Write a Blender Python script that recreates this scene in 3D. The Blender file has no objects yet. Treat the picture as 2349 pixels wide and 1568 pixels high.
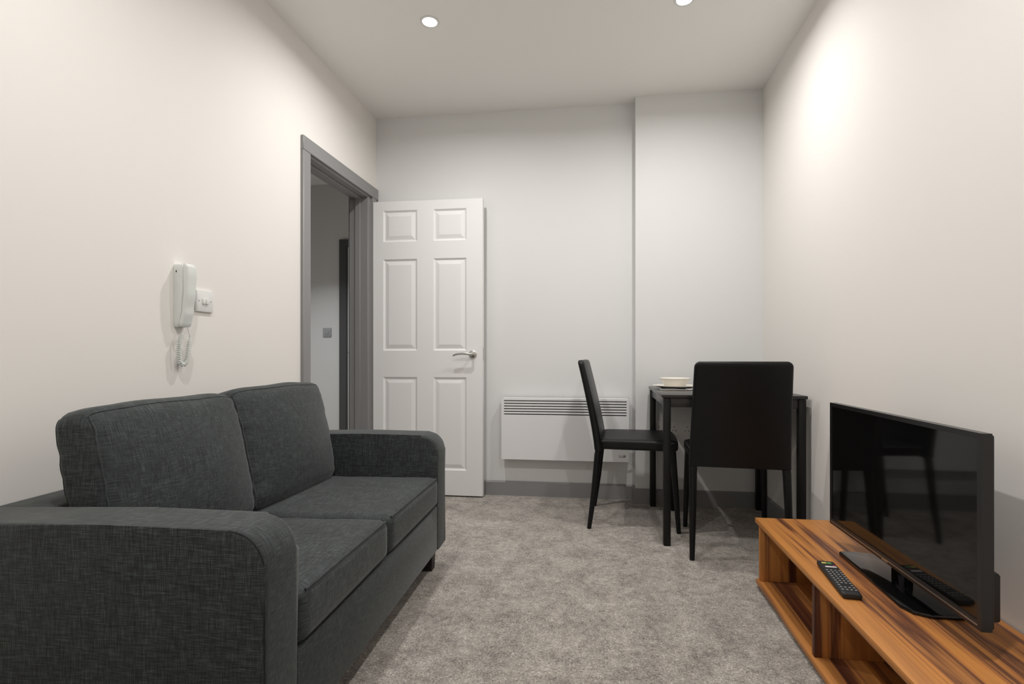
import bpy, bmesh, math, random
from mathutils import Vector, Matrix, noise

# ------------------------------------------------------------------ camera, world, exposure
SC = bpy.context.scene
COL = SC.collection
CAM_H, YAW, FPX, CX, HY = 0.947, 0.1252, 1170.0, 1226.0, 813.6
cam_data = bpy.data.cameras.new('camera')
cam = bpy.data.objects.new('camera', cam_data)
COL.objects.link(cam)
cam.location = (0, 0, CAM_H)
cam.rotation_euler = (math.pi / 2, 0, YAW)
cam_data.sensor_width = 36.0
cam_data.lens = FPX / 2349.0 * 36.0
cam_data.shift_x = -(CX - 1174.5) / 2349.0
cam_data.shift_y = (HY - 784.0) / 2349.0
cam_data.clip_start = 0.02
SC.camera = cam

world = bpy.data.worlds.new('world')
SC.world = world
world.use_nodes = True
world.node_tree.nodes['Background'].inputs[0].default_value = (0.9, 0.95, 1.0, 1)
world.node_tree.nodes['Background'].inputs[1].default_value = 0.02

SC.view_settings.view_transform = 'Standard'
SC.view_settings.look = 'None'
SC.view_settings.gamma = 1.0
SC.view_settings.use_curve_mapping = False
SC.view_settings.exposure = 0.0

LAMP_WATT = 11.0            # every ceiling downlight (wide-beam disc)
LAMP_COLOR = (1.0, 0.978, 0.955)
HALL_WATT = 13.0
HALL_COLOR = (0.92, 0.96, 1.0)

# ------------------------------------------------------------------ room measures (metres)
XL, XR, YB, YBR, XS, H = -1.545, 1.0116, 3.404, 3.314, 0.234, 2.597
YF = -0.75                   # wall behind the camera
WT = 0.125                  # wall thickness
HALL_X, HALL_Y0, HALL_Y1 = -3.35, 1.3, 4.65

# ------------------------------------------------------------------ materials
def new_mat(name):
    m = bpy.data.materials.new(name)
    m.use_nodes = True
    nt = m.node_tree
    return m, nt, nt.nodes['Principled BSDF']

def plain(name, col, rough=0.5, metal=0.0, spec=0.5, bump=None, coat=0.0):
    m, nt, b = new_mat(name)
    b.inputs['Base Color'].default_value = (*col, 1)
    b.inputs['Roughness'].default_value = rough
    b.inputs['Metallic'].default_value = metal
    b.inputs['Specular IOR Level'].default_value = spec
    b.inputs['Coat Weight'].default_value = coat
    if bump:
        scale, strength, dist = bump
        tc = nt.nodes.new('ShaderNodeTexCoord')
        n = nt.nodes.new('ShaderNodeTexNoise')
        n.inputs['Scale'].default_value = scale
        n.inputs['Detail'].default_value = 3
        bp = nt.nodes.new('ShaderNodeBump')
        bp.inputs['Strength'].default_value = strength
        bp.inputs['Distance'].default_value = dist
        nt.links.new(tc.outputs['Object'], n.inputs['Vector'])
        nt.links.new(n.outputs['Fac'], bp.inputs['Height'])
        nt.links.new(bp.outputs['Normal'], b.inputs['Normal'])
    return m

def ramp(nt, stops):
    r = nt.nodes.new('ShaderNodeValToRGB')
    el = r.color_ramp.elements
    while len(el) < len(stops):
        el.new(0.5)
    for e, (p, c) in zip(el, stops):
        e.position = p
        e.color = (*c, 1)
    return r

def noise_tex(nt, vec, scale, mscale=(1, 1, 1), detail=3, rough=0.5, dist=0.0):
    mp = nt.nodes.new('ShaderNodeMapping')
    mp.inputs['Scale'].default_value = mscale
    n = nt.nodes.new('ShaderNodeTexNoise')
    n.inputs['Scale'].default_value = scale
    n.inputs['Detail'].default_value = detail
    n.inputs['Roughness'].default_value = rough
    n.inputs['Distortion'].default_value = dist
    nt.links.new(vec, mp.inputs['Vector'])
    nt.links.new(mp.outputs['Vector'], n.inputs['Vector'])
    return n.outputs['Fac']

def math_node(nt, op, a, b=None, clamp=False):
    n = nt.nodes.new('ShaderNodeMath')
    n.operation = op
    n.use_clamp = clamp
    for i, v in enumerate((a, b)):
        if v is None:
            continue
        if isinstance(v, (int, float)):
            n.inputs[i].default_value = v
        else:
            nt.links.new(v, n.inputs[i])
    return n.outputs[0]

def fabric_mat():
    m, nt, b = new_mat('charcoal_fabric')
    tc = nt.nodes.new('ShaderNodeTexCoord')
    v = tc.outputs['Object']
    na = noise_tex(nt, v, 1.0, (34, 860, 34), 2, 0.55)
    nb = noise_tex(nt, v, 1.0, (34, 34, 860), 2, 0.55)
    nc = noise_tex(nt, v, 1.0, (860, 34, 34), 2, 0.55)
    sp = nt.nodes.new('ShaderNodeSeparateXYZ')
    nt.links.new(tc.outputs['Normal'], sp.inputs[0])
    acc = 0.5
    for nn, ax in ((na, 'Y'), (nb, 'Z'), (nc, 'X')):
        w = math_node(nt, 'SUBTRACT', 1.0, math_node(nt, 'ABSOLUTE', sp.outputs[ax]))
        acc = math_node(nt, 'ADD', math_node(nt, 'MULTIPLY', math_node(nt, 'SUBTRACT', nn, 0.5), math_node(nt, 'MULTIPLY', w, 0.6)), acc)
    s = acc
    big = noise_tex(nt, v, 9.0, (1, 1, 1), 3)
    s2 = math_node(nt, 'ADD', s, math_node(nt, 'MULTIPLY', math_node(nt, 'SUBTRACT', big, 0.5), 0.05))
    r = ramp(nt, [(0.33, (0.0078, 0.0092, 0.0092)), (0.5, (0.0285, 0.0352, 0.0355)), (0.67, (0.088, 0.106, 0.107))])
    nt.links.new(s2, r.inputs['Fac'])
    nt.links.new(r.outputs['Color'], b.inputs['Base Color'])
    b.inputs['Roughness'].default_value = 0.72
    b.inputs['Specular IOR Level'].default_value = 0.32
    b.inputs['Sheen Weight'].default_value = 0.2
    b.inputs['Sheen Roughness'].default_value = 0.4
    bp = nt.nodes.new('ShaderNodeBump')
    bp.inputs['Strength'].default_value = 0.35
    bp.inputs['Distance'].default_value = 0.002
    nt.links.new(s, bp.inputs['Height'])
    nt.links.new(bp.outputs['Normal'], b.inputs['Normal'])
    return m

def carpet_mat():
    m, nt, b = new_mat('taupe_carpet')
    tc = nt.nodes.new('ShaderNodeTexCoord')
    v = tc.outputs['Object']
    fine = noise_tex(nt, v, 165.0, (1, 1, 1), 4, 0.85, 0.8)
    med = noise_tex(nt, v, 38.0, (1, 1, 1), 3, 0.6)
    big = noise_tex(nt, v, 8.0, (1, 1, 1), 5, 0.68, 0.3)
    s = math_node(nt, 'ADD', fine, math_node(nt, 'MULTIPLY', math_node(nt, 'SUBTRACT', big, 0.5), 0.34))
    s = math_node(nt, 'ADD', s, math_node(nt, 'MULTIPLY', math_node(nt, 'SUBTRACT', med, 0.5), 0.25))
    r = ramp(nt, [(0.32, (0.09, 0.077, 0.066)), (0.5, (0.44, 0.39, 0.34)), (0.66, (0.84, 0.78, 0.70))])
    nt.links.new(s, r.inputs['Fac'])
    nt.links.new(r.outputs['Color'], b.inputs['Base Color'])
    b.inputs['Roughness'].default_value = 1.0
    b.inputs['Specular IOR Level'].default_value = 0.1
    b.inputs['Sheen Weight'].default_value = 0.3
    bp = nt.nodes.new('ShaderNodeBump')
    bp.inputs['Strength'].default_value = 0.8
    bp.inputs['Distance'].default_value = 0.009
    nt.links.new(s, bp.inputs['Height'])
    nt.links.new(bp.outputs['Normal'], b.inputs['Normal'])
    return m

def wood_mat(axis):
    m, nt, b = new_mat('walnut_' + axis)
    tc = nt.nodes.new('ShaderNodeTexCoord')
    v = tc.outputs['Object']
    lo, hi = 0.4, 10.0
    ms = tuple(lo if a == axis else hi for a in 'xyz')
    ms2 = tuple(2.0 if a == axis else 95.0 for a in 'xyz')
    n1 = noise_tex(nt, v, 1.0, ms, 4, 0.55, 0.7)
    n2 = noise_tex(nt, v, 1.0, ms2, 3, 0.6)
    s = math_node(nt, 'ADD', n1, math_node(nt, 'MULTIPLY', math_node(nt, 'SUBTRACT', n2, 0.5), 0.14))
    r = ramp(nt, [(0.34, (0.067, 0.021, 0.011)), (0.42, (0.142, 0.048, 0.022)), (0.46, (0.405, 0.164, 0.048)),
                  (0.55, (0.567, 0.238, 0.060)), (0.60, (0.365, 0.139, 0.044)), (0.635, (0.108, 0.040, 0.024)), (0.69, (0.425, 0.178, 0.055))])
    nt.links.new(s, r.inputs['Fac'])
    nt.links.new(r.outputs['Color'], b.inputs['Base Color'])
    b.inputs['Roughness'].default_value = 0.42
    b.inputs['Specular IOR Level'].default_value = 0.4
    return m

def emit_mat(name, col, strength):
    m, nt, b = new_mat(name)
    b.inputs['Base Color'].default_value = (1, 1, 1, 1)
    b.inputs['Emission Color'].default_value = (*col, 1)
    b.inputs['Emission Strength'].default_value = strength
    return m

M = dict(
    wall=plain('cream_wall_paint', (0.86, 0.832, 0.795), 0.85, spec=0.25, bump=(60, 0.05, 0.002)),
    wall_back=plain('cool_lit_wall_paint', (0.79, 0.795, 0.79), 0.85, spec=0.25, bump=(60, 0.05, 0.002)),  # same wall paint, with the cooler light on the back wall in its colour
    ceiling=plain('ceiling_paint', (0.92, 0.91, 0.885), 0.9, spec=0.2),
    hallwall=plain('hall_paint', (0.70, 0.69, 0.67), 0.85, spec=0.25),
    grey=plain('grey_gloss_paint', (0.27, 0.268, 0.27), 0.45),
    grey_dark=plain('dark_grey_paint', (0.07, 0.07, 0.07), 0.5),
    door=plain('white_door_paint', (0.88, 0.878, 0.87), 0.42),
    chrome=plain('brushed_steel', (0.62, 0.61, 0.59), 0.28, 1.0),
    cutlery=plain('stainless_cutlery', (0.75, 0.74, 0.72), 0.38, 1.0),
    whiteplastic=plain('white_plastic', (0.80, 0.80, 0.78), 0.35),
    phoneplastic=plain('pale_phone_plastic', (0.74, 0.77, 0.74), 0.35),
    heater=plain('white_enamel', (0.86, 0.86, 0.865), 0.35),
    darkhole=plain('dark_recess', (0.02, 0.02, 0.02), 0.8),
    heatcav=plain('heater_inside', (0.09, 0.095, 0.095), 0.6),
    leather=plain('black_leatherette', (0.0028, 0.0034, 0.0042), 0.40, spec=0.32, bump=(260, 0.12, 0.001)),
    blackmetal=plain('black_metal', (0.006, 0.006, 0.006), 0.4, spec=0.35),
    tabletop=plain('black_brown_laminate', (0.018, 0.0165, 0.0165), 0.24, bump=(180, 0.03, 0.001)),
    gloss=plain('black_gloss', (0.004, 0.004, 0.004), 0.07),
    bezel=plain('dark_bezel', (0.012, 0.012, 0.012), 0.3),
    tvback=plain('tv_housing', (0.02, 0.02, 0.02), 0.55),
    screen=plain('tv_screen', (0.004, 0.004, 0.004), 0.05, spec=0.42),
    silver=plain('silver_trim', (0.5, 0.5, 0.5), 0.3, 1.0),
    ceramic=plain('white_ceramic', (0.86, 0.82, 0.74), 0.22),
    rubber=plain('black_rubber', (0.012, 0.012, 0.012), 0.55),
    key=plain('pale_key_print', (0.34, 0.34, 0.34), 0.5),
    keygreen=plain('green_key', (0.10, 0.28, 0.07), 0.5),
    keyyellow=plain('yellow_key', (0.55, 0.50, 0.12), 0.5),
    keywhite=plain('white_key', (0.78, 0.70, 0.70), 0.5),
    keyred=plain('red_key', (0.25, 0.04, 0.05), 0.5),
    piping=plain('dark_piping', (0.012, 0.013, 0.013), 0.9),
    darkwood=plain('dark_wood_foot', (0.012, 0.008, 0.006), 0.5),
    fabric=fabric_mat(), carpet=carpet_mat(),
    wx=wood_mat('x'), wy=wood_mat('y'), wz=wood_mat('z'),
    lamp=emit_mat('lamp_lens', (1.0, 0.96, 0.9), 14.0),
)

# ------------------------------------------------------------------ helpers
def link(name, me, mat, parent=None, smooth=None):
    o = bpy.data.objects.new(name, me)
    COL.objects.link(o)
    if mat is not None:
        me.materials.append(M[mat] if isinstance(mat, str) else mat)
    if parent is not None:
        o.parent = parent
    if smooth is not None:
        for p in me.polygons:
            p.use_smooth = True
        me.set_sharp_from_angle(angle=math.radians(smooth))
    return o

def obj(name, bm, mat, parent=None, smooth=None):
    bmesh.ops.recalc_face_normals(bm, faces=bm.faces)
    me = bpy.data.meshes.new(name)
    bm.to_mesh(me)
    bm.free()
    return link(name, me, mat, parent, smooth)

def add_box(bm, lo, hi, bevel=0.0, seg=2):
    lo, hi = Vector(lo), Vector(hi)
    r = bmesh.ops.create_cube(bm, size=1.0)
    vs = r['verts']
    c, d = (lo + hi) / 2, hi - lo
    for v in vs:
        v.co = Vector((v.co.x * d.x, v.co.y * d.y, v.co.z * d.z)) + c
    if bevel > 0:
        es = list({e for v in vs for e in v.link_edges})
        bmesh.ops.bevel(bm, geom=es, offset=bevel, segments=seg, affect='EDGES', profile=0.5)

def box(name, lo, hi, mat, parent=None, bevel=0.0, seg=2):
    bm = bmesh.new()
    add_box(bm, lo, hi, bevel, seg)
    return obj(name, bm, mat, parent, 40 if bevel else None)

def tag(o, label, cat, group=None):
    o['label'] = label
    o['category'] = cat
    if group:
        o['group'] = group
    return o

def struct(o, label=None):
    o['kind'] = 'structure'
    if label:
        o['label'] = label
    return o

def empty(name, loc=(0, 0, 0), rz=0.0, parent=None):
    o = bpy.data.objects.new(name, None)
    COL.objects.link(o)
    o.empty_display_size = 0.05
    o.location = loc
    o.rotation_euler = (0, 0, rz)
    if parent:
        o.parent = parent
    return o

def add_tube(bm, pts, rad, n=8, caps=True):
    """round tube along points; rad is a number or a list"""
    pts = [Vector(p) for p in pts]
    rings = []
    up = Vector((0.0, 0.0, 1.0))
    t0 = (pts[1] - pts[0]).normalized()
    if abs(t0.dot(up)) > 0.9:
        up = Vector((1, 0, 0))
    side = t0.cross(up).normalized()
    for i, p in enumerate(pts):
        a, b = pts[max(0, i - 1)], pts[min(len(pts) - 1, i + 1)]
        t = (b - a).normalized()
        side = (side - t * side.dot(t)).normalized()
        oth = t.cross(side)
        r = rad[i] if isinstance(rad, (list, tuple)) else rad
        rings.append([bm.verts.new(p + (side * math.cos(2 * math.pi * k / n) + oth * math.sin(2 * math.pi * k / n)) * r) for k in range(n)])
    for a, b in zip(rings, rings[1:]):
        for k in range(n):
            bm.faces.new((a[k], a[(k + 1) % n], b[(k + 1) % n], b[k]))
    if caps:
        bm.faces.new(rings[0][::-1])
        bm.faces.new(rings[-1])

def tube(name, pts, rad, mat, parent=None, n=8):
    bm = bmesh.new()
    add_tube(bm, pts, rad, n)
    return obj(name, bm, mat, parent, 50)

def lathe(name, prof, mat, parent=None, n=48, axis='z', loc=(0, 0, 0)):
    """prof: (r, z) list; closed where r == 0"""
    bm = bmesh.new()
    rings = []
    for r, z in prof:
        if r <= 1e-6:
            rings.append([bm.verts.new((0, 0, z))])
        else:
            rings.append([bm.verts.new((r * math.cos(2 * math.pi * k / n), r * math.sin(2 * math.pi * k / n), z)) for k in range(n)])
    for a, b in zip(rings, rings[1:]):
        for k in range(n):
            va = a[k % len(a)], a[(k + 1) % len(a)]
            vb = b[k % len(b)], b[(k + 1) % len(b)]
            f = [va[0], va[1], vb[1], vb[0]]
            f = list(dict.fromkeys(f))
            if len(f) > 2:
                bm.faces.new(f)
    if axis == 'y':       # profile height grows towards -y
        bmesh.ops.rotate(bm, verts=bm.verts, cent=(0, 0, 0), matrix=Matrix.Rotation(math.pi / 2, 3, 'X'))
    elif axis == 'x':     # grows towards +x
        bmesh.ops.rotate(bm, verts=bm.verts, cent=(0, 0, 0), matrix=Matrix.Rotation(math.pi / 2, 3, 'Y'))
    bmesh.ops.translate(bm, verts=bm.verts, vec=loc)
    return obj(name, bm, mat, parent, 40)

def prism(bm, poly, a0, a1, axes, bevel=0.0, seg=2):
    """extrude a 2D polygon; axes maps (u, v, w) to xyz, e.g. 'xzy'"""
    idx = {'x': 0, 'y': 1, 'z': 2}
    def P(u, v, w):
        c = [0, 0, 0]
        for a, val in zip(axes, (u, v, w)):
            c[idx[a]] = val
        return c
    lo = [bm.verts.new(P(u, v, a0)) for u, v in poly]
    hi = [bm.verts.new(P(u, v, a1)) for u, v in poly]
    f0 = bm.faces.new(lo)
    f1 = bm.faces.new(hi[::-1])
    n = len(poly)
    for i in range(n):
        bm.faces.new((lo[i], lo[(i + 1) % n], hi[(i + 1) % n], hi[i]))
    if bevel:
        es = list(set(f0.edges) | set(f1.edges))
        bmesh.ops.bevel(bm, geom=es, offset=bevel, segments=seg, affect='EDGES', profile=0.5)

def arc(cx, cy, r, a0, a1, n):
    return [(cx + r * math.cos(math.radians(a0 + (a1 - a0) * i / n)), cy + r * math.sin(math.radians(a0 + (a1 - a0) * i / n))) for i in range(n + 1)]

# ------------------------------------------------------------------ the room shell
def boxes(name, lst, mat, label=None, parent=None):
    bm = bmesh.new()
    for lo, hi in lst:
        add_box(bm, lo, hi)
    o = obj(name, bm, mat, parent)
    return struct(o, label) if parent is None else o

OY0, OY1, OZ = 2.548, 3.292, 2.032      # structural door opening in the left wall
boxes('floor', [((HALL_X - .1, YF - .1, -0.1), (XR + .1, HALL_Y1 + .1, 0.0))], 'carpet', 'flecked taupe fitted carpet')
boxes('ceiling', [((HALL_X - .1, YF - .1, H), (XR + .1, HALL_Y1 + .1, H + .1))], 'ceiling', 'plain white ceiling')
boxes('wall_left', [((XL - WT, YF, 0), (XL, OY0, H)), ((XL - WT, OY1, 0), (XL, HALL_Y1, H)), ((XL - WT, OY0, OZ), (XL, OY1, H))], 'wall', 'cream wall with the door opening')
boxes('wall_right', [((XR, YF, 0), (XR + .1, HALL_Y1, H))], 'wall', 'cream wall behind the television')
boxes('wall_back', [((XL, YB, 0), (XR, YB + .1, H))], 'wall_back', 'wall behind the open door and heater, tinted for cooler light')
boxes('wall_breast', [((XS, YBR, 0), (XR, YB, H))], 'wall_back', 'shallow boxed-out wall behind the dining table')
boxes('wall_front', [((HALL_X, YF - .1, 0), (XR, YF, H))], 'wall', 'cream wall behind the camera')
boxes('wall_hall_end', [((HALL_X, HALL_Y1, 0), (XL, HALL_Y1 + .1, H))], 'hallwall', 'end wall of the dim hallway')
boxes('wall_hall_side', [((HALL_X - .1, YF, 0), (HALL_X, HALL_Y1, H))], 'hallwall', 'side wall of the hallway')
boxes('wall_hall_near', [((HALL_X, HALL_Y0 - .1, 0), (XL - WT, HALL_Y0, H))], 'hallwall', 'near wall of the hallway')

BH, BT = 0.096, 0.015
def skirting(name, axis, a0, a1, at, sign, label, mat='grey'):
    """profile in (out, z) with an eased top edge"""
    prof = [(0, 0), (BT, 0), (BT, BH - .008), (BT - .006, BH), (0, BH)]
    bm = bmesh.new()
    if axis == 'x':
        prism(bm, [(at + sign * u, v) for u, v in prof], a0, a1, 'yzx')
    else:
        prism(bm, [(at + sign * u, v) for u, v in prof], a0, a1, 'xzy')
    return struct(obj(name, bm, mat), label)
skirting('baseboard_back', 'x', XL + BT, XS - BT, YB, -1, 'grey skirting below the heater')
skirting('baseboard_breast', 'x', XS - BT, XR - BT, YBR, -1, 'grey skirting behind the dining table')
skirting('baseboard_step', 'y', YBR, YB - BT, XS, -1, 'short grey skirting return at the wall step')
skirting('baseboard_right', 'y', YF, YBR, XR, -1, 'grey skirting along the right wall')
skirting('baseboard_left', 'y', YF, OY0 - .07, XL, 1, 'grey skirting behind the sofa')
skirting('baseboard_hall', 'x', HALL_X, -2.48, HALL_Y1, -1, 'dark skirting at the end of the hallway')

# door frame: architraves, linings and stops (trim)
AW, AT = 0.068, 0.018
t1 = struct(empty('trim_1', (XL, OY0, 0)), 'mid grey painted door frame in the left wall')
def fr(name, lo, hi, bevel=0.003):
    o = box(name, (lo[0] - XL, lo[1] - OY0, lo[2]), (hi[0] - XL, hi[1] - OY0, hi[2]), 'grey', t1, bevel, 1)
    return o
fr('architrave', (XL, OY0 - AW + .01, 0), (XL + AT, OY0 + .01, OZ - .0101))
fr('architrave', (XL, OY0 - AW + .01, OZ - .01), (XL + AT, YB - .002, OZ + AW - .002))
fr('architrave', (XL, OY1 + .022, 0), (XL + AT, OY1 + AW + .012, OZ - .01))
fr('lining', (XL - WT - .004, OY0, 0), (XL + .002, OY0 + .022, OZ), .002)
fr('lining', (XL - WT - .004, OY1 - .022, 0), (XL + .002, OY1 + .02, OZ), .002)
fr('lining', (XL - WT - .004, OY0 + .022, OZ - .022), (XL + .002, OY1 - .022, OZ), .002)
fr('door_stop', (XL - .085, OY0 + .022, 0), (XL - .048, OY0 + .034, OZ - .022), .002)
fr('door_stop', (XL - .085, OY1 - .034, 0), (XL - .048, OY1 - .022, OZ - .022), .002)
fr('door_stop', (XL - .085, OY0 + .034, OZ - .034), (XL - .048, OY1 - .034, OZ - .022), .002)
fr('architrave', (XL - WT - AT, OY0 - AW + .01, 0), (XL - WT, OY0 + .01, OZ + AW - .01))
fr('architrave', (XL - WT - AT, OY1 - .01, 0), (XL - WT, OY1 + AW - .01, OZ + AW - .01))

# six panel door leaf, standing open in front of the back wall
def panel_door(name, width, height, thick, cols, rows, mat):
    """leaf in local x (0..width), z (0..height); visible face looks to -y at y=0"""
    bm = bmesh.new()
    xs = sorted({0.0, width, *[c for col in cols for c in col]})
    zs = sorted({0.0, height, *[r for row in rows for r in row]})
    V = {}
    for side, y in (('f', 0.0), ('b', thick)):
        for x in xs:
            for z in zs:
                V[side, x, z] = bm.verts.new((x, y, z))
    def is_hole(x0, z0):
        return any(abs(x0 - c[0]) < 1e-6 for c in cols) and any(abs(z0 - r[0]) < 1e-6 for r in rows)
    for i in range(len(xs) - 1):
        for k in range(len(zs) - 1):
            q = [(xs[i], zs[k]), (xs[i + 1], zs[k]), (xs[i + 1], zs[k + 1]), (xs[i], zs[k + 1])]
            for side, sg in (('f', 1), ('b', -1)):
                vs = [V[side, x, z] for x, z in q]
                if not is_hole(xs[i], zs[k]):
                    bm.faces.new(vs if sg > 0 else vs[::-1])
                else:
                    y = 0.0 if side == 'f' else thick
                    ins = [bm.verts.new((x + dx * .011, y + sg * .0085, z + dz * .011)) for (x, z), (dx, dz) in zip(q, ((1, 1), (-1, 1), (-1, -1), (1, -1)))]
                    for j in range(4):
                        bm.faces.new((vs[j], vs[(j + 1) % 4], ins[(j + 1) % 4], ins[j]))
    for i in range(len(xs) - 1):
        for z in (0.0, height):
            bm.faces.new((V['f', xs[i], z], V['f', xs[i + 1], z], V['b', xs[i + 1], z], V['b', xs[i], z]))
    for k in range(len(zs) - 1):
        for x in (0.0, width):
            bm.faces.new((V['f', x, zs[k]], V['f', x, zs[k + 1]], V['b', x, zs[k + 1]], V['b', x, zs[k]]))
    leaf = obj(name, bm, mat)
    for c in cols:
        for r in rows:
            bm = bmesh.new()
            x0, x1, z0, z1 = c[0] + .010, c[1] - .010, r[0] + .010, r[1] - .010
            for y, sg in ((0.0, 1), (thick, -1)):
                def ring(ins, dep):
                    return [bm.verts.new((x, y + sg * dep, z)) for x, z in ((x0 + ins, z0 + ins), (x1 - ins, z0 + ins), (x1 - ins, z1 - ins), (x0 + ins, z1 - ins))]
                rs = [ring(0, .0085), ring(.006, .0085), ring(.028, .0022), ring(.030, .0016)]
                for a, b in zip(rs, rs[1:]):
                    for j in range(4):
                        bm.faces.new((a[j], a[(j + 1) % 4], b[(j + 1) % 4], b[j]))
                bm.faces.new(rs[-1])
            obj('panel', bm, mat, leaf)
    return leaf

d1 = panel_door('door_1', 0.762, 1.976, 0.038, [(.072, .311), (.424, .652)],
                [(.166, .788), (.966, 1.584), (1.702, 1.914)], 'door')
d1.location = (-1.524, 3.310, 0.010)
struct(d1, 'white six-panel door standing open against the back wall')
hd = empty('door_handle', (-.828 + 1.524, 0, 0.942), 0, d1)
lathe('rose', [(0, .010), (.020, .010), (.0255, .007), (.026, 0), (0, 0)], 'chrome', hd, 32, 'y')
tube('lever', [(0, -.008, 0), (0, -.03, 0), (0, -.047, 0), (-.012, -.054, .001), (-.03, -.056, .003), (-.06, -.056, .004), (-.09, -.055, .001), (-.112, -.053, -.006), (-.122, -.052, -.011)],
     [.0085, .0085, .0088, .009, .0085, .0078, .0072, .0066, .005], 'chrome', hd, 12)
hb = empty('door_handle', (-.828 + 1.524, .038, 0.942), math.pi, d1)
lathe('rose', [(0, .010), (.020, .010), (.0255, .007), (.026, 0), (0, 0)], 'chrome', hb, 32, 'y')
box('latch_plate', (.7615, .010, .90), (.7632, .028, .985), 'chrome', d1)
for hz in (.22, 1.0, 1.74):
    tube('hinge', [(-.003, .036, hz - .045), (-.003, .036, hz + .045)], .005, 'chrome', d1, 10)

# door at the end of the hall
t2 = struct(empty('trim_2', (-2.476, HALL_Y1, 0)), 'dark grey door frame at the end of the hallway')
box('architrave', (0, -.02, 0), (.07, 0, 2.056), 'grey_dark', t2, .002, 1)
box('architrave', (.07, -.02, 1.986), (.80, 0, 2.056), 'grey_dark', t2, .002, 1)
box('lining', (.07, -.012, 0), (.088, 0, 1.986), 'grey_dark', t2)
d2 = struct(box('door_2', (-2.388, HALL_Y1 - .014, .01), (-1.69, HALL_Y1 - .001, 1.98), 'hallwall', None), 'pale closed door at the end of the hallway')
d2h = empty('door_handle', (-2.357, HALL_Y1 - .014, .97), 0, d2)
lathe('rose', [(0, .01), (.02, .01), (.025, .006), (.025, 0), (0, 0)], 'chrome', d2h, 24, 'y')
tube('lever', [(0, -.008, 0), (0, -.045, 0), (.02, -.05, 0), (.11, -.05, 0)], .008, 'chrome', d2h, 8)

# ------------------------------------------------------------------ ceiling downlights
def downlight(x, y, label, watt, color, group='ceiling downlights', cone=166):
    t = tag(empty('downlight', (x, y, H)), label, 'ceiling light', group)
    lathe('bezel', [(.036, -.001), (.036, -.0035), (.044, -.004), (.048, -.0025), (.048, 0.0)], 'whiteplastic', t, 40)
    lathe('lens', [(0, -.0022), (.036, -.0022)], 'lamp', t, 40)
    ld = bpy.data.lights.new('lamp_beam', 'AREA')
    ld.shape = 'DISK'
    ld.size = 0.066
    ld.spread = math.radians(cone)
    ld.energy = watt
    ld.color = color
    lo = bpy.data.objects.new('lamp_beam', ld)
    COL.objects.link(lo)
    lo.location = (0, 0, -.006)
    lo.parent = t
    return t

downlight(-.83, 2.442, 'lit recessed ceiling downlight nearest the door', LAMP_WATT, LAMP_COLOR)
downlight(.395, 2.436, 'lit recessed ceiling downlight above the dining chairs', LAMP_WATT, LAMP_COLOR)
downlight(-.83, .85, 'recessed ceiling downlight above the near end of the sofa', LAMP_WATT, LAMP_COLOR)
downlight(.395, .85, 'recessed ceiling downlight over the near end of the television bench', LAMP_WATT, LAMP_COLOR)
downlight(-2.5, 3.6, 'added unseen lamp lighting the hallway', HALL_WATT, HALL_COLOR, 'added hall lamps', 96)  # added lamp, out of view, to brighten the hall end wall

# ------------------------------------------------------------------ sofa
def soft_map(u, c, hf, r, bulge, warp):
    """cube point u (-1..1) -> point on a rounded, bulged and warped box"""
    p = Vector([math.copysign(abs(a) ** 0.8, a) * h for a, h in zip(u, hf)])
    core = Vector([max(-(h - r), min(h - r, a)) for a, h in zip(p, hf)])
    d = p - core
    if d.length > 1e-9:
        m = max(abs(a) for a in d)
        p = core + d.normalized() * m
    q = p.copy()
    for a in range(3):
        b1, b2 = (a + 1) % 3, (a + 2) % 3
        w = (1 - (p[b1] / hf[b1]) ** 2) * (1 - (p[b2] / hf[b2]) ** 2)
        q[a] += bulge[a] * max(0, w) * (p[a] / hf[a])
    if warp:
        q = warp(q, Vector([p[a] / hf[a] for a in range(3)]))
    return q + c

def soft_box(lo, hi, r, n=14, bulge=(0, 0, 0), warp=None):
    """rounded box of quads; bulge pushes each pair of faces out; warp(p, u) moves points, u in -1..1"""
    lo, hi = Vector(lo), Vector(hi)
    c, hf = (lo + hi) / 2, (hi - lo) / 2
    bm = bmesh.new()
    bmesh.ops.create_cube(bm, size=2.0)
    bmesh.ops.subdivide_edges(bm, edges=bm.edges, cuts=n, use_grid_fill=True)
    for v in bm.verts:
        v.co = soft_map(v.co.copy(), c, hf, r, bulge, warp)
    return bm

sofa = tag(empty('sofa', (-.696, 2.266, 0), math.radians(1.8)), 'charcoal grey fabric two-seater sofa with loose back cushions', 'sofa')
SD, SL = .775, 1.335                      # depth, length
def arm_poly(zt, zb=.10, r=.075, back=-SD):
    return [(back, zb), (0, zb)] + arc(-r, zt - r, r, 0, 90, 8) + [(-.35, zt + .003), (back + .02, zt - .004), (back, zt - .02)]
def make_arm(y0, y1):
    bm = bmesh.new()
    prism(bm, arm_poly(.598), y0, y1, 'xzy', .014, 3)
    a = obj('armrest', bm, 'fabric', sofa, 50)
    yy = y0 + .0045 if y0 < -1 else y1 - .0045
    tube('seam', [(x - .0035 if i else x - .001, yy, z - .0035 if i else z) for i, (x, z) in enumerate(arm_poly(.598)[1:-1])], .0016, 'piping', a, 6)
    return a
make_arm(-.128, 0)
make_arm(-SL, -1.212)
box('base_panel', (-SD + .03, -1.214, .10), (-.0015, -.126, .293), 'fabric', sofa, .005, 2)
box('back_rail', (-SD, -1.214, .12), (-.612, -.126, .588), 'fabric', sofa, .02, 3)
def seat_warp(p, u):
    f = max(0, u.x)
    q = p.copy()
    if u.z > 0:
        q.z += .004 * noise.noise(p * 9.0) - .012 * (1 - f) * u.z * .5
    return q
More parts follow.
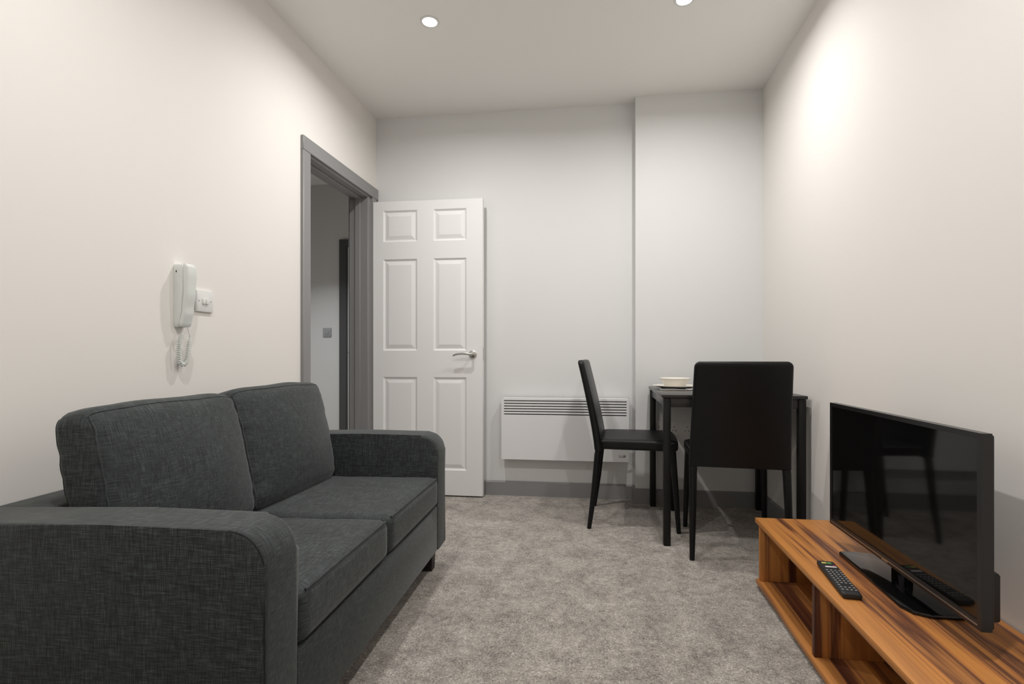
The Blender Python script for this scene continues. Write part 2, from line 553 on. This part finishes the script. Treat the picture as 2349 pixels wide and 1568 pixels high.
for y0, y1 in ((-.690, -.131), (-1.209, -.694)):
    bm = soft_box((-.60, y0, .296), (.006, y1, .424), .028, 20, (0.004, .002, .008), seat_warp)
    s = obj('seat_cushion', bm, 'fabric', sofa, 60)
    pts = [(.001, y0 + .022 + (y1 - y0 - .044) * i / 12, .4235 - .006) for i in range(13)]
    tube('piping', pts, .003, 'fabric', s, 6)

def back_cushion(ys, ye, seed, top, lean, xf, bh):
    """stuffed cushion with pinched corners and pulled-in side seams, leaning on the back rail"""
    w = (ye - ys) / 2
    def warp(p, u):
        q = p.copy()
        pinch = (abs(u.y) ** 6) * (abs(u.z) ** 6)
        q.x *= (1 - .25 * pinch) * (1 - .30 * abs(u.y) ** 2.2) * (1 - .16 * abs(u.z) ** 3)
        e = abs(u.y) ** 4
        sd = Vector((seed * 3.1, 0, 0))
        ee = max(0, (abs(u.y) - .62) / .38) ** 1.5
        q.x += ee * .005 * noise.noise(Vector((u.x, p.y * 6, p.z * 40)) + sd) + .004 * noise.noise(p * 5 + sd)
        q.y += e * .004 * noise.noise(Vector((p.x * 10, 0, p.z * 16)) + sd) * (1 if u.y > 0 else -1)
        q.z += (abs(u.z) ** 3) * .009 * noise.noise(Vector((p.x * 6, p.y * 7, seed * 2.7)))
        q.z -= .004 * (u.y ** 2) * max(0, u.z)
        return q
    lo, hi = Vector((-.08, -w, 0)), Vector((.08, w, bh))
    rr, bl = .036, (.022, .004, .010)
    bm = soft_box(lo, hi, rr, 30, bl, warp)
    def place(b_):
        bmesh.ops.rotate(b_, verts=b_.verts, cent=(0, 0, 0), matrix=Matrix.Rotation(-lean, 3, 'Y'))
        bmesh.ops.translate(b_, verts=b_.verts, vec=(xf - .085, (ys + ye) / 2, .405))
    place(bm)
    o = obj('back_cushion', bm, 'fabric', sofa, 60)
    c, hf = (lo + hi) / 2, (hi - lo) / 2
    N = 40
    for sx in (1, -1):
        us = [(sx, -1, -1 + 2 * i / N) for i in range(N)] + [(sx, -1 + 2 * i / N, 1) for i in range(N)] + [(sx, 1, 1 - 2 * i / N) for i in range(N + 1)]
        bm = bmesh.new()
        add_tube(bm, [soft_map(Vector(u), c, hf, rr, bl, warp) for u in us], .0026, 6)
        place(bm)
        obj('piping', bm, 'fabric', o, 60)
    return o
CUSH = [back_cushion(-.684, -.118, 1, .80, math.radians(12), -.416, .424),
        back_cushion(-1.188, -.668, 2, .80, math.radians(12), -.420, .416)]
for fx in (-.055, -SD + .05):
    for fy in (-.085, -SL + .085):
        bm = bmesh.new()
        add_tube(bm, [(fx, fy, 0), (fx, fy, .102)], [.032, .037], 4)
        bmesh.ops.rotate(bm, verts=bm.verts, cent=(fx, fy, 0), matrix=Matrix.Rotation(math.pi / 4, 3, 'Z'))
        obj('foot', bm, 'darkwood', sofa)

# ------------------------------------------------------------------ dining table
TX0, TX1, TY0, TY1, TZ = .313, .994, 2.583, 3.290, .750
table = tag(empty('dining_table', ((TX0 + TX1) / 2, (TY0 + TY1) / 2, 0)), 'small square black-brown dining table with thin legs in the corner', 'table')
TC = table.location
def tb(name, lo, hi, mat, bevel=.002):
    return box(name, (lo[0] - TC.x, lo[1] - TC.y, lo[2]), (hi[0] - TC.x, hi[1] - TC.y, hi[2]), mat, table, bevel, 2)
tb('tabletop', (TX0, TY0, TZ - .016), (TX1, TY1, TZ), 'tabletop', .003)
LX, LY, LW = (.337, .971), (2.605, 3.266), .018
AZ = TZ - .062
tb('apron', (LX[0], LY[0] - .010, AZ), (LX[1], LY[0] + .008, TZ - .016), 'tabletop')
tb('apron', (LX[0], LY[1] - .008, AZ), (LX[1], LY[1] + .010, TZ - .016), 'tabletop')
tb('apron', (LX[0] - .010, LY[0] + .012, AZ), (LX[0] + .008, LY[1] - .012, TZ - .016), 'tabletop')
tb('apron', (LX[1] - .008, LY[0] + .012, AZ), (LX[1] + .010, LY[1] - .012, TZ - .016), 'tabletop')
for lx in LX:
    for ly in LY:
        tb('leg', (lx - LW, ly - LW, 0), (lx + LW, ly + LW, TZ - .016), 'blackmetal', .006)

# ------------------------------------------------------------------ dining chairs
def chair(name, loc, rz, label):
    t = tag(empty(name, loc, rz), label, 'chair', 'dining chairs at the small table')
    # seat: padded slab, slightly wider at the front
    def sw(p, u):
        q = p.copy()
        q.x *= 1.0 + .018 * u.y
        if u.z > 0:
            q.z += .004 * (1 - u.x ** 2) * (1 - u.y ** 2)
        q.y += .010 * max(0, u.y) * (1 - u.x ** 2)
        return q
    obj('seat', soft_box((-.211, -.185, .430), (.211, .232, .488), .018, 12, (0, 0, .002), sw), 'leather', t, 50)
    # backrest: tapering padded panel that leans back and reaches below the seat
    bm = bmesh.new()
    prof, R, ZT = [], .026, .918
    zs_ = [.425, .429] + [.429 + (ZT - R - .429) * i / 12 for i in range(1, 13)] + [ZT - R + R * math.sin(math.radians(a_)) for a_ in (20, 40, 58, 74, 84)]
    for i, z in enumerate(zs_):
        k = (z - .425) / (ZT - .425)
        y = -.188 - .006 * k - .094 * k ** 1.25
        w = .2235 - .016 * k
        th = .021 - .004 * k
        if i == 0:
            w, th = w - .006, th - .006
        if z > ZT - R:
            dz = z - (ZT - R)
            w -= R - math.sqrt(max(0, R * R - dz * dz))
            th *= math.sqrt(max(0, 1 - (dz / R) ** 4 * .75))
        prof.append((z, y, w, th))
    sec = []
    for z, y, w, th in prof:
        ring = []
        r = min(th, .014)
        for cx_, cy_, a0 in ((w - r, th - r, 0), (-w + r, th - r, 90), (-w + r, -th + r, 180), (w - r, -th + r, 270)):
            for j in range(4):
                a = math.radians(a0 + 30 * j)
                ring.append((cx_ + r * math.cos(a), y + cy_ + r * math.sin(a), z))
        sec.append([bm.verts.new(p) for p in ring])
    for a, b in zip(sec, sec[1:]):
        n = len(a)
        for k in range(n):
            bm.faces.new((a[k], a[(k + 1) % n], b[(k + 1) % n], b[k]))
    f0 = bm.faces.new(sec[0][::-1])
    f1 = bm.faces.new(sec[-1])
    bk = obj('backrest', bm, 'leather', t, 50)
    # legs
    for sx in (-1, 1):
        tube('leg', [(sx * .192, .205, .44), (sx * .2, .222, .20), (sx * .205, .236, .0)], [.0175, .0155, .0115], 'leather', t, 12)
        tube('leg', [(sx * .203, -.184, .45), (sx * .205, -.192, .40), (sx * .208, -.212, .20), (sx * .213, -.238, .0)], [.019, .019, .016, .0115], 'leather', t, 12)
    return t
chair('dining_chair', (.199, 3.000, 0), math.radians(-93.5), 'black leatherette dining chair side-on in front of the wall heater')
chair('dining_chair', (.660, 2.650, 0), math.radians(-4.6), 'black leatherette dining chair with its back to the viewer')

# ------------------------------------------------------------------ tableware
pc = (.450, 3.085)
plate = tag(lathe('plate', [(0, .004), (.070, .004), (.082, .006), (.108, .014), (.130, .0195), (.132, .0185), (.108, .011), (.084, .002), (.078, 0), (0, 0)], 'ceramic', None, 64), 'white ceramic dinner plate under the bowl', 'plate')
plate.location = (*pc, TZ)
bowl = tag(lathe('bowl', [(0, .006), (.040, .008), (.060, .022), (.076, .046), (.086, .056), (.0905, .057), (.0905, .0545), (.080, .044), (.065, .020), (.050, .002), (.046, 0), (0, 0)], 'ceramic', None, 64), 'small white ceramic bowl standing on the plate', 'bowl')
bowl.location = (pc[0] - .004, pc[1] - .004, TZ + .0045)
# knife lies across the front of the plate, fork points away beside it
kn = tag(empty('table_knife', (.340, 2.932, TZ), math.radians(3)), 'steel table knife lying in front of the plate', 'knife')
bm = bmesh.new()
prism(bm, [(.095, -.008), (.175, -.009), (.205, -.004), (.208, .002), (.200, .006), (.095, .007)], .001, .0035, 'xyz', .0008, 1)
obj('blade', bm, 'cutlery', kn, 40)
bm = bmesh.new()
prism(bm, [(0, -.007), (.095, -.005), (.095, .005), (0, .007), (-.004, 0)], .0005, .006, 'xyz', .0018, 2)
obj('handle', bm, 'cutlery', kn, 40)
fk = tag(empty('fork', (.482, 2.925, TZ), math.radians(47)), 'steel fork lying beside the plate behind the chair back', 'fork')
bm = bmesh.new()
add_tube(bm, [(0, 0, .004), (.05, 0, .004), (.10, 0, .005), (.135, 0, .009)], [.005, .0042, .003, .004], 8)
obj('handle', bm, 'cutlery', fk, 50)
bm = bmesh.new()
add_box(bm, (.132, -.011, .006), (.152, .011, .0085), .001, 1)
for k in range(4):
    add_tube(bm, [(.150, -.0093 + k * .0062, .007), (.175, -.0093 + k * .0062, .004), (.192, -.0093 + k * .0062, .007)], [.0017, .0016, .0009], 6)
obj('tines', bm, 'cutlery', fk, 50)

# ------------------------------------------------------------------ wall heater
HX0, HX1, HZ0, HZ1, HY0 = -.639, .194, .258, .662, 3.324
ht = tag(empty('panel_heater', ((HX0 + HX1) / 2, YB, HZ0)), 'white electric panel heater on the back wall', 'heater')
HC = ht.location
def hb_(name, lo, hi, mat, bevel=.003, parent=None):
    return box(name, tuple(a - b for a, b in zip(lo, HC)), tuple(a - b for a, b in zip(hi, HC)), mat, parent or ht, bevel, 2)
GX0, GX1, GZ0, GZ1 = -.622, .178, .553, .648
bm = bmesh.new()
for lo, hi in (((HX0, HY0, HZ0), (HX1, HY0 + .016, GZ0)), ((HX0, HY0, GZ1), (HX1, HY0 + .016, HZ1)),
               ((HX0, HY0, GZ0), (GX0, HY0 + .016, GZ1)), ((GX1, HY0, GZ0), (HX1, HY0 + .016, GZ1)),
               ((HX0, HY0 + .016, HZ0), (HX0 + .004, YB - .022, HZ1)), ((HX1 - .004, HY0 + .016, HZ0), (HX1, YB - .022, HZ1)),
               ((HX0, HY0 + .016, HZ1 - .004), (HX1, YB - .022, HZ1)), ((HX0, HY0 + .016, HZ0), (HX1, YB - .022, HZ0 + .004))):
    add_box(bm, tuple(a - b for a, b in zip(lo, HC)), tuple(a - b for a, b in zip(hi, HC)))
obj('casing', bm, 'heater', ht)
hb_('inner_panel', (HX0 + .01, YB - .03, HZ0 + .01), (HX1 - .01, YB - .021, HZ1 - .01), 'heatcav', 0)
sl_z = [GZ0 + .0155 * k for k in range(7)]
for k in range(5):
    z = GZ0 + .0068 + k * (GZ1 - GZ0 - .0068) / 5.0 + .0002
    bm = bmesh.new()
    prism(bm, [(HY0 + .001 - HC.y, z - HC.z), (HY0 + .001 - HC.y, z + .0098 - HC.z), (HY0 + .013 - HC.y, z + .0118 - HC.z), (HY0 + .013 - HC.y, z + .003 - HC.z)],
          GX0 - HC.x, GX1 - HC.x, 'yzx')
    obj('slat', bm, 'heater', ht)
for bx_ in (-.45, .0):
    hb_('bracket', (bx_, YB - .022, .34), (bx_ + .04, YB, .60), 'heater', 0)
hb_('thermostat_plate', (.128, HY0 - .0015, .289), (.172, HY0 + .002, .303), 'silver', .0005)
tube('power_lead', [(HX1 - .03 - HC.x, YB - .03 - HC.y, HZ0 + .003 - HC.z), (HX1 + .004 - HC.x, YB - .028 - HC.y, HZ0 - .012 - HC.z), (HX1 + .022 - HC.x, YB - .018 - HC.y, HZ0 - .028 - HC.z), (HX1 + .03 - HC.x, YB - .006 - HC.y, HZ0 - .045 - HC.z)], .004, 'whiteplastic', ht, 8)

# ------------------------------------------------------------------ sockets and switches
def wall_plate(name, centre, w, h, normal, label, cat):
    """faceplate lying in local xz, facing local -y"""
    rz = {'-y': 0.0, '+x': math.pi / 2}[normal]
    t = tag(empty(name, centre, rz), label, cat)
    box('faceplate', (-w / 2, -.009, -h / 2), (w / 2, 0, h / 2), 'whiteplastic', t, .0035, 2)
    return t
def socket_pins(t, cx_):
    bm = bmesh.new()
    add_box(bm, (cx_ - .002, -.0096, .006), (cx_ + .002, -.0088, .014))
    for s in (-1, 1):
        add_box(bm, (cx_ + s * .011 - .0035, -.0096, -.016), (cx_ + s * .011 + .0035, -.0088, -.012))
    obj('pin_holes', bm, 'darkhole', t)
t = wall_plate('double_socket', (.512, YBR, .483), .147, .086, '-y', 'white double power socket on the wall under the table', 'socket')
for cx_ in (-.037, .037):
    socket_pins(t, cx_ * 1.08)
    box('rocker', (cx_ * .55 - .006, -.012, .016), (cx_ * .55 + .006, -.0085, .034), 'whiteplastic', t, .001, 1)
t = wall_plate('single_socket', (.378, YBR, .481), .086, .086, '-y', 'white single power socket behind the table leg', 'socket')
socket_pins(t, 0)
box('rocker', (.020, -.012, .014), (.032, -.0085, .032), 'whiteplastic', t, .001, 1)
t = wall_plate('light_switch', (XL, 1.829, 1.158), .086, .086, '+x', 'white two-gang light switch beside the door entry phone', 'switch')
for k in (-1, 1):
    o = box('rocker', (k * .0085 - .006, -.015, -.012), (k * .0085 + .006, -.0085, .010), 'whiteplastic', t, .0015, 2)
    tube('screw', [(k * .030, -.0098, 0), (k * .030, -.008, 0)], .0028, 'silver', t, 10)
t = wall_plate('hall_switch', (-2.606, HALL_Y1, 1.165), .086, .086, '-y', 'grey switch plate on the dim hallway wall', 'switch')
for c in t.children:
    c.data.materials[0] = plain('hall_switch_plastic', (.36, .36, .37), .4)
box('rocker', (-.012, -.013, -.018), (.012, -.0085, .018), t.children[0].data.materials[0], t, .001, 1)

# ------------------------------------------------------------------ door entry phone
PY0, PW, PZ0, PH = 1.688, .048, 1.050, .232
ph = tag(empty('entry_phone', (XL, PY0, PZ0)), 'white wall-mounted door entry phone with a coiled cord', 'entry phone')
def interp(tab, k):
    for (a, va), (b, vb) in zip(tab, tab[1:]):
        if k <= b:
            s = (k - a) / (b - a)
            s = s * s * (3 - 2 * s)
            return va + (vb - va) * s
    return tab[-1][1]
B_TAB = [(0, .020), (.3, .031), (.62, .036), (.85, .037), (1, .037)]
F_TAB = [(0, .036), (.25, .046), (.55, .055), (.85, .058), (.96, .056), (1, .050)]
def swept(name, back, front, z0, z1, w0, w1, mat, n=26, r=.006):
    bm = bmesh.new()
    secs = []
    for i in range(n + 1):
        k = i / n
        z = z0 + (z1 - z0) * k
        kk = (z) / PH
        xb, xf = back(kk), front(kk)
        e = 0.0
        if i == 0 or i == n:
            e = .003
        ring = []
        for cx_, cy_, a0 in ((xf - r - e, w1 - r - e, 0), (xb + .002, w1 - .002 - e, 90), (xb + .002, w0 + .002 + e, 180), (xf - r - e, w0 + r + e, 270)):
            rr = r if a0 in (0, 270) else .002
            for j in range(4):
                a = math.radians(a0 + 30 * j)
                ring.append(bm.verts.new((cx_ + rr * math.cos(a), cy_ + rr * math.sin(a), z)))
        secs.append(ring)
    for a, b in zip(secs, secs[1:]):
        m = len(a)
        for k in range(m):
            bm.faces.new((a[k], a[(k + 1) % m], b[(k + 1) % m], b[k]))
    bm.faces.new(secs[0][::-1])
    bm.faces.new(secs[-1])
    return obj(name, bm, mat, ph, 45)
base = swept('base', lambda k: 0.0, lambda k: interp(B_TAB, k), 0.0, PH * .985, 0, PW, 'phoneplastic')
swept('handset', lambda k: interp(B_TAB, k) + .0006 + .0022 * max(0, math.sin(math.pi * min(1, max(0, (k - .08) / .78)))), lambda k: interp(F_TAB, k), .0008, PH, .001, PW - .001, 'phoneplastic', 30, .009)
bm = bmesh.new()
add_box(bm, (.010, -.0008, PH * .86), (.0135, .0006, PH * .89))
obj('indicator_hole', bm, 'darkhole', base)
bm = bmesh.new()
add_box(bm, (.026, -.001, PH * .80), (.031, .0006, PH * .85))
obj('button', bm, 'whiteplastic', base)
# cord: straight leads into one hanging coiled loop
def catmull(P, n):
    out = []
    P = [Vector(p) for p in P]
    Q = [P[0]] + P + [P[-1]]
    for i in range(1, len(Q) - 2):
        for j in range(n):
            s = j / n
            a, b, c, d = Q[i - 1], Q[i], Q[i + 1], Q[i + 2]
            out.append(.5 * ((2 * b) + (-a + c) * s + (2 * a - 5 * b + 4 * c - d) * s * s + (-a + 3 * b - 3 * c + d) * s ** 3))
    out.append(P[-1])
    return out
path = catmull([(.030, .020, .002), (.030, .014, -.020), (.024, .004, -.050), (.020, .001, -.090), (.020, .006, -.128), (.022, .020, -.140), (.024, .032, -.125), (.026, .040, -.085), (.027, .046, -.045), (.026, .044, -.030)], 60)
bm = bmesh.new()
L = [0.0]
for a, b in zip(path, path[1:]):
    L.append(L[-1] + (b - a).length)
tot, pts, turns = L[-1], [], 40
steps = turns * 11
side0 = Vector((1, 0, 0))
for i in range(steps + 1):
    s = tot * i / steps
    j = max(0, min(len(path) - 2, next((q for q in range(len(L) - 1) if L[q + 1] >= s), len(path) - 2)))
    f = (s - L[j]) / max(1e-9, L[j + 1] - L[j])
    p = path[j].lerp(path[j + 1], min(1, f))
    tg = (path[j + 1] - path[j]).normalized()
    sd = (side0 - tg * side0.dot(tg)).normalized()
    ot = tg.cross(sd)
    k = i / steps
    env = min(1, max(0, (k - .10) / .06)) * min(1, max(0, (.97 - k) / .05))
    ang = 2 * math.pi * turns * k
    pts.append(p + (sd * math.cos(ang) + ot * math.sin(ang)) * .0072 * env)
add_tube(bm, pts, .0019, 5)
add_tube(bm, [(.028, .044, -.034), (.030, .034, -.015), (.032, .030, .002)], .0016, 6)
obj('coiled_cord', bm, 'phoneplastic', ph, 60)

# ------------------------------------------------------------------ television bench
UX0, UX1, UY0, UY1, UZ = .636, 1.006, 1.075, 2.190, .281
UO = (UX0, UY0, 0)
bench = tag(empty('tv_bench', UO), 'low open walnut-effect television bench against the right wall', 'tv bench')
def ub(name, lo, hi, mat, bevel=.0015):
    return box(name, tuple(a - b for a, b in zip(lo, UO)), tuple(a - b for a, b in zip(hi, UO)), mat, bench, bevel, 2)
PT = .018
ub('top_board', (UX0, UY0, UZ - .020), (UX1, UY1, UZ), 'wy', .003)
ub('bottom_board', (UX0 + .002, UY0 + .002, .014), (UX1 - .024, UY1 - .002, .014 + PT), 'wy', .003)
ub('side_panel', (UX0 + .012, UY1 - .010 - PT, .014 + PT), (UX1 - .024, UY1 - .010, UZ - .020), 'wz')
ub('side_panel', (UX0 + .012, UY0 + .010, .014 + PT), (UX1 - .024, UY0 + .010 + PT, UZ - .020), 'wz')
ub('divider', (UX0 + .012, 1.637, .014 + PT), (UX1 - .03, 1.637 + PT, UZ - .020), 'wz')
ub('back_panel', (UX1 - .032, UY0 + .010 + PT, .014 + PT), (UX1 - .026, UY1 - .010 - PT, UZ - .020), 'wz', 0)
for fy in (UY0 + .05, 1.646, UY1 - .05):
    for fx in (UX0 + .04, UX1 - .07):
        bm = bmesh.new()
        add_tube(bm, [(fx - UO[0], fy - UO[1], 0), (fx - UO[0], fy - UO[1], .0145)], [.018, .020], 12)
        obj('glide', bm, 'rubber', bench)

# ------------------------------------------------------------------ television
TVX, TVY0, TVY1, TVZ0, TVZ1 = .823, 1.218, 1.948, .346, .7765
tv = tag(empty('television', (TVX + .02, (TVY0 + TVY1) / 2, UZ)), 'black flat-screen television on a glossy stand', 'television')
TO = tv.location
def tvb(name, lo, hi, mat, bevel=.002, parent=None, seg=2):
    return box(name, tuple(a - b for a, b in zip(lo, TO)), tuple(a - b for a, b in zip(hi, TO)), mat, parent or tv, bevel, seg)
bz, bzb = .013, .020
bm = bmesh.new()
def tvp(x, y, z):
    return (x - TO.x, y - TO.y, z - TO.z)
for lo, hi in (((TVX, TVY0, TVZ0), (TVX + .022, TVY0 + bz, TVZ1)), ((TVX, TVY1 - bz, TVZ0), (TVX + .022, TVY1, TVZ1)),
               ((TVX, TVY0 + bz, TVZ0), (TVX + .022, TVY1 - bz, TVZ0 + bzb)), ((TVX, TVY0 + bz, TVZ1 - bz), (TVX + .022, TVY1 - bz, TVZ1))):
    add_box(bm, tvp(*lo), tvp(*hi))
bmesh.ops.remove_doubles(bm, verts=bm.verts, dist=1e-5)
obj('bezel', bm, 'bezel', tv)
tvb('screen', (TVX + .0025, TVY0 + bz, TVZ0 + bzb), (TVX + .006, TVY1 - bz, TVZ1 - bz), 'screen', 0)
tvb('back_cover', (TVX + .0065, TVY0 + .003, TVZ0 + .003), (TVX + .030, TVY1 - .003, TVZ1 - .003), 'tvback', .005)
bm = bmesh.new()
hw0, hw1 = TVY0 + .035 - TO.y, TVY1 - .035 - TO.y
prism(bm, [(TVX + .028 - TO.x, hw0), (TVX + .028 - TO.x, hw1), (TVX + .062 - TO.x, hw1)] + [(TVX + .062 - TO.x + .010 * math.sin(math.pi * k / 10), hw1 + (hw0 - hw1) * k / 10) for k in range(1, 10)] + [(TVX + .062 - TO.x, hw0)],
      TVZ0 + .004 - TO.z, TVZ0 + .115 - TO.z, 'xyz', .006, 2)
obj('rear_housing', bm, 'tvback', tv, 40)
tvb('trim_line', (TVX - .0012, TVY0 + .010, TVZ0 + .0085), (TVX + .001, TVY1 - .010, TVZ0 + .0115), 'silver', 0)
tvb('badge', (TVX - .0014, 1.578, TVZ0 + .004), (TVX + .001, 1.608, TVZ0 + .008), 'silver', 0)
tvb('neck', (TVX + .032, 1.555, UZ + .008), (TVX + .056, 1.625, TVZ0 + .03), 'gloss', .004)
# stand: long six-sided glossy plate
bm = bmesh.new()
sp = [(.786, 1.452), (.800, 1.418), (.835, 1.400), (.93, 1.400), (.955, 1.425), (.955, 1.770), (.935, 1.800), (.85, 1.822), (.803, 1.822), (.794, 1.812)]
prism(bm, [(x - TO.x, y - TO.y) for x, y in sp], .0, .011, 'xyz', .004, 2)
obj('stand', bm, 'gloss', tv, 40)

# ------------------------------------------------------------------ remote control
rc = Vector((.697, 1.598, UZ))
remote = tag(empty('remote_control', rc, math.radians(-6.0)), 'black television remote control lying on the bench', 'remote control')
# local y points away (to the far, button-top end)
RL, RW = .116, .0255
body = obj('body', soft_box((-RW, -RL, .001), (RW, RL, .0175), .006, 8), 'rubber', remote, 50)
bm = bmesh.new()
random.seed(4)
for row in range(10):
    for cidx in range(4):
        if row in (2,) and cidx in (1, 2):
            continue
        x = -.0165 + cidx * .011
        y = -.092 + row * .0145
        add_box(bm, (x - .0028, y - .0021, .0168), (x + .0028, y + .0021, .0186))
kp = obj('keypad', bm, 'key', remote)
kp['kind'] = 'stuff'
box('white_keys', (-.014, .060, .0168), (.018, .068, .0190), 'keywhite', remote, .001, 1)
box('red_key', (.010, .072, .0168), (.019, .079, .0190), 'keyred', remote, .001, 1)
box('green_key', (.000, .088, .0168), (.012, .099, .0190), 'keygreen', remote, .001, 1)
box('yellow_key', (-.016, .088, .0168), (-.002, .098, .0190), 'keyyellow', remote, .001, 1)
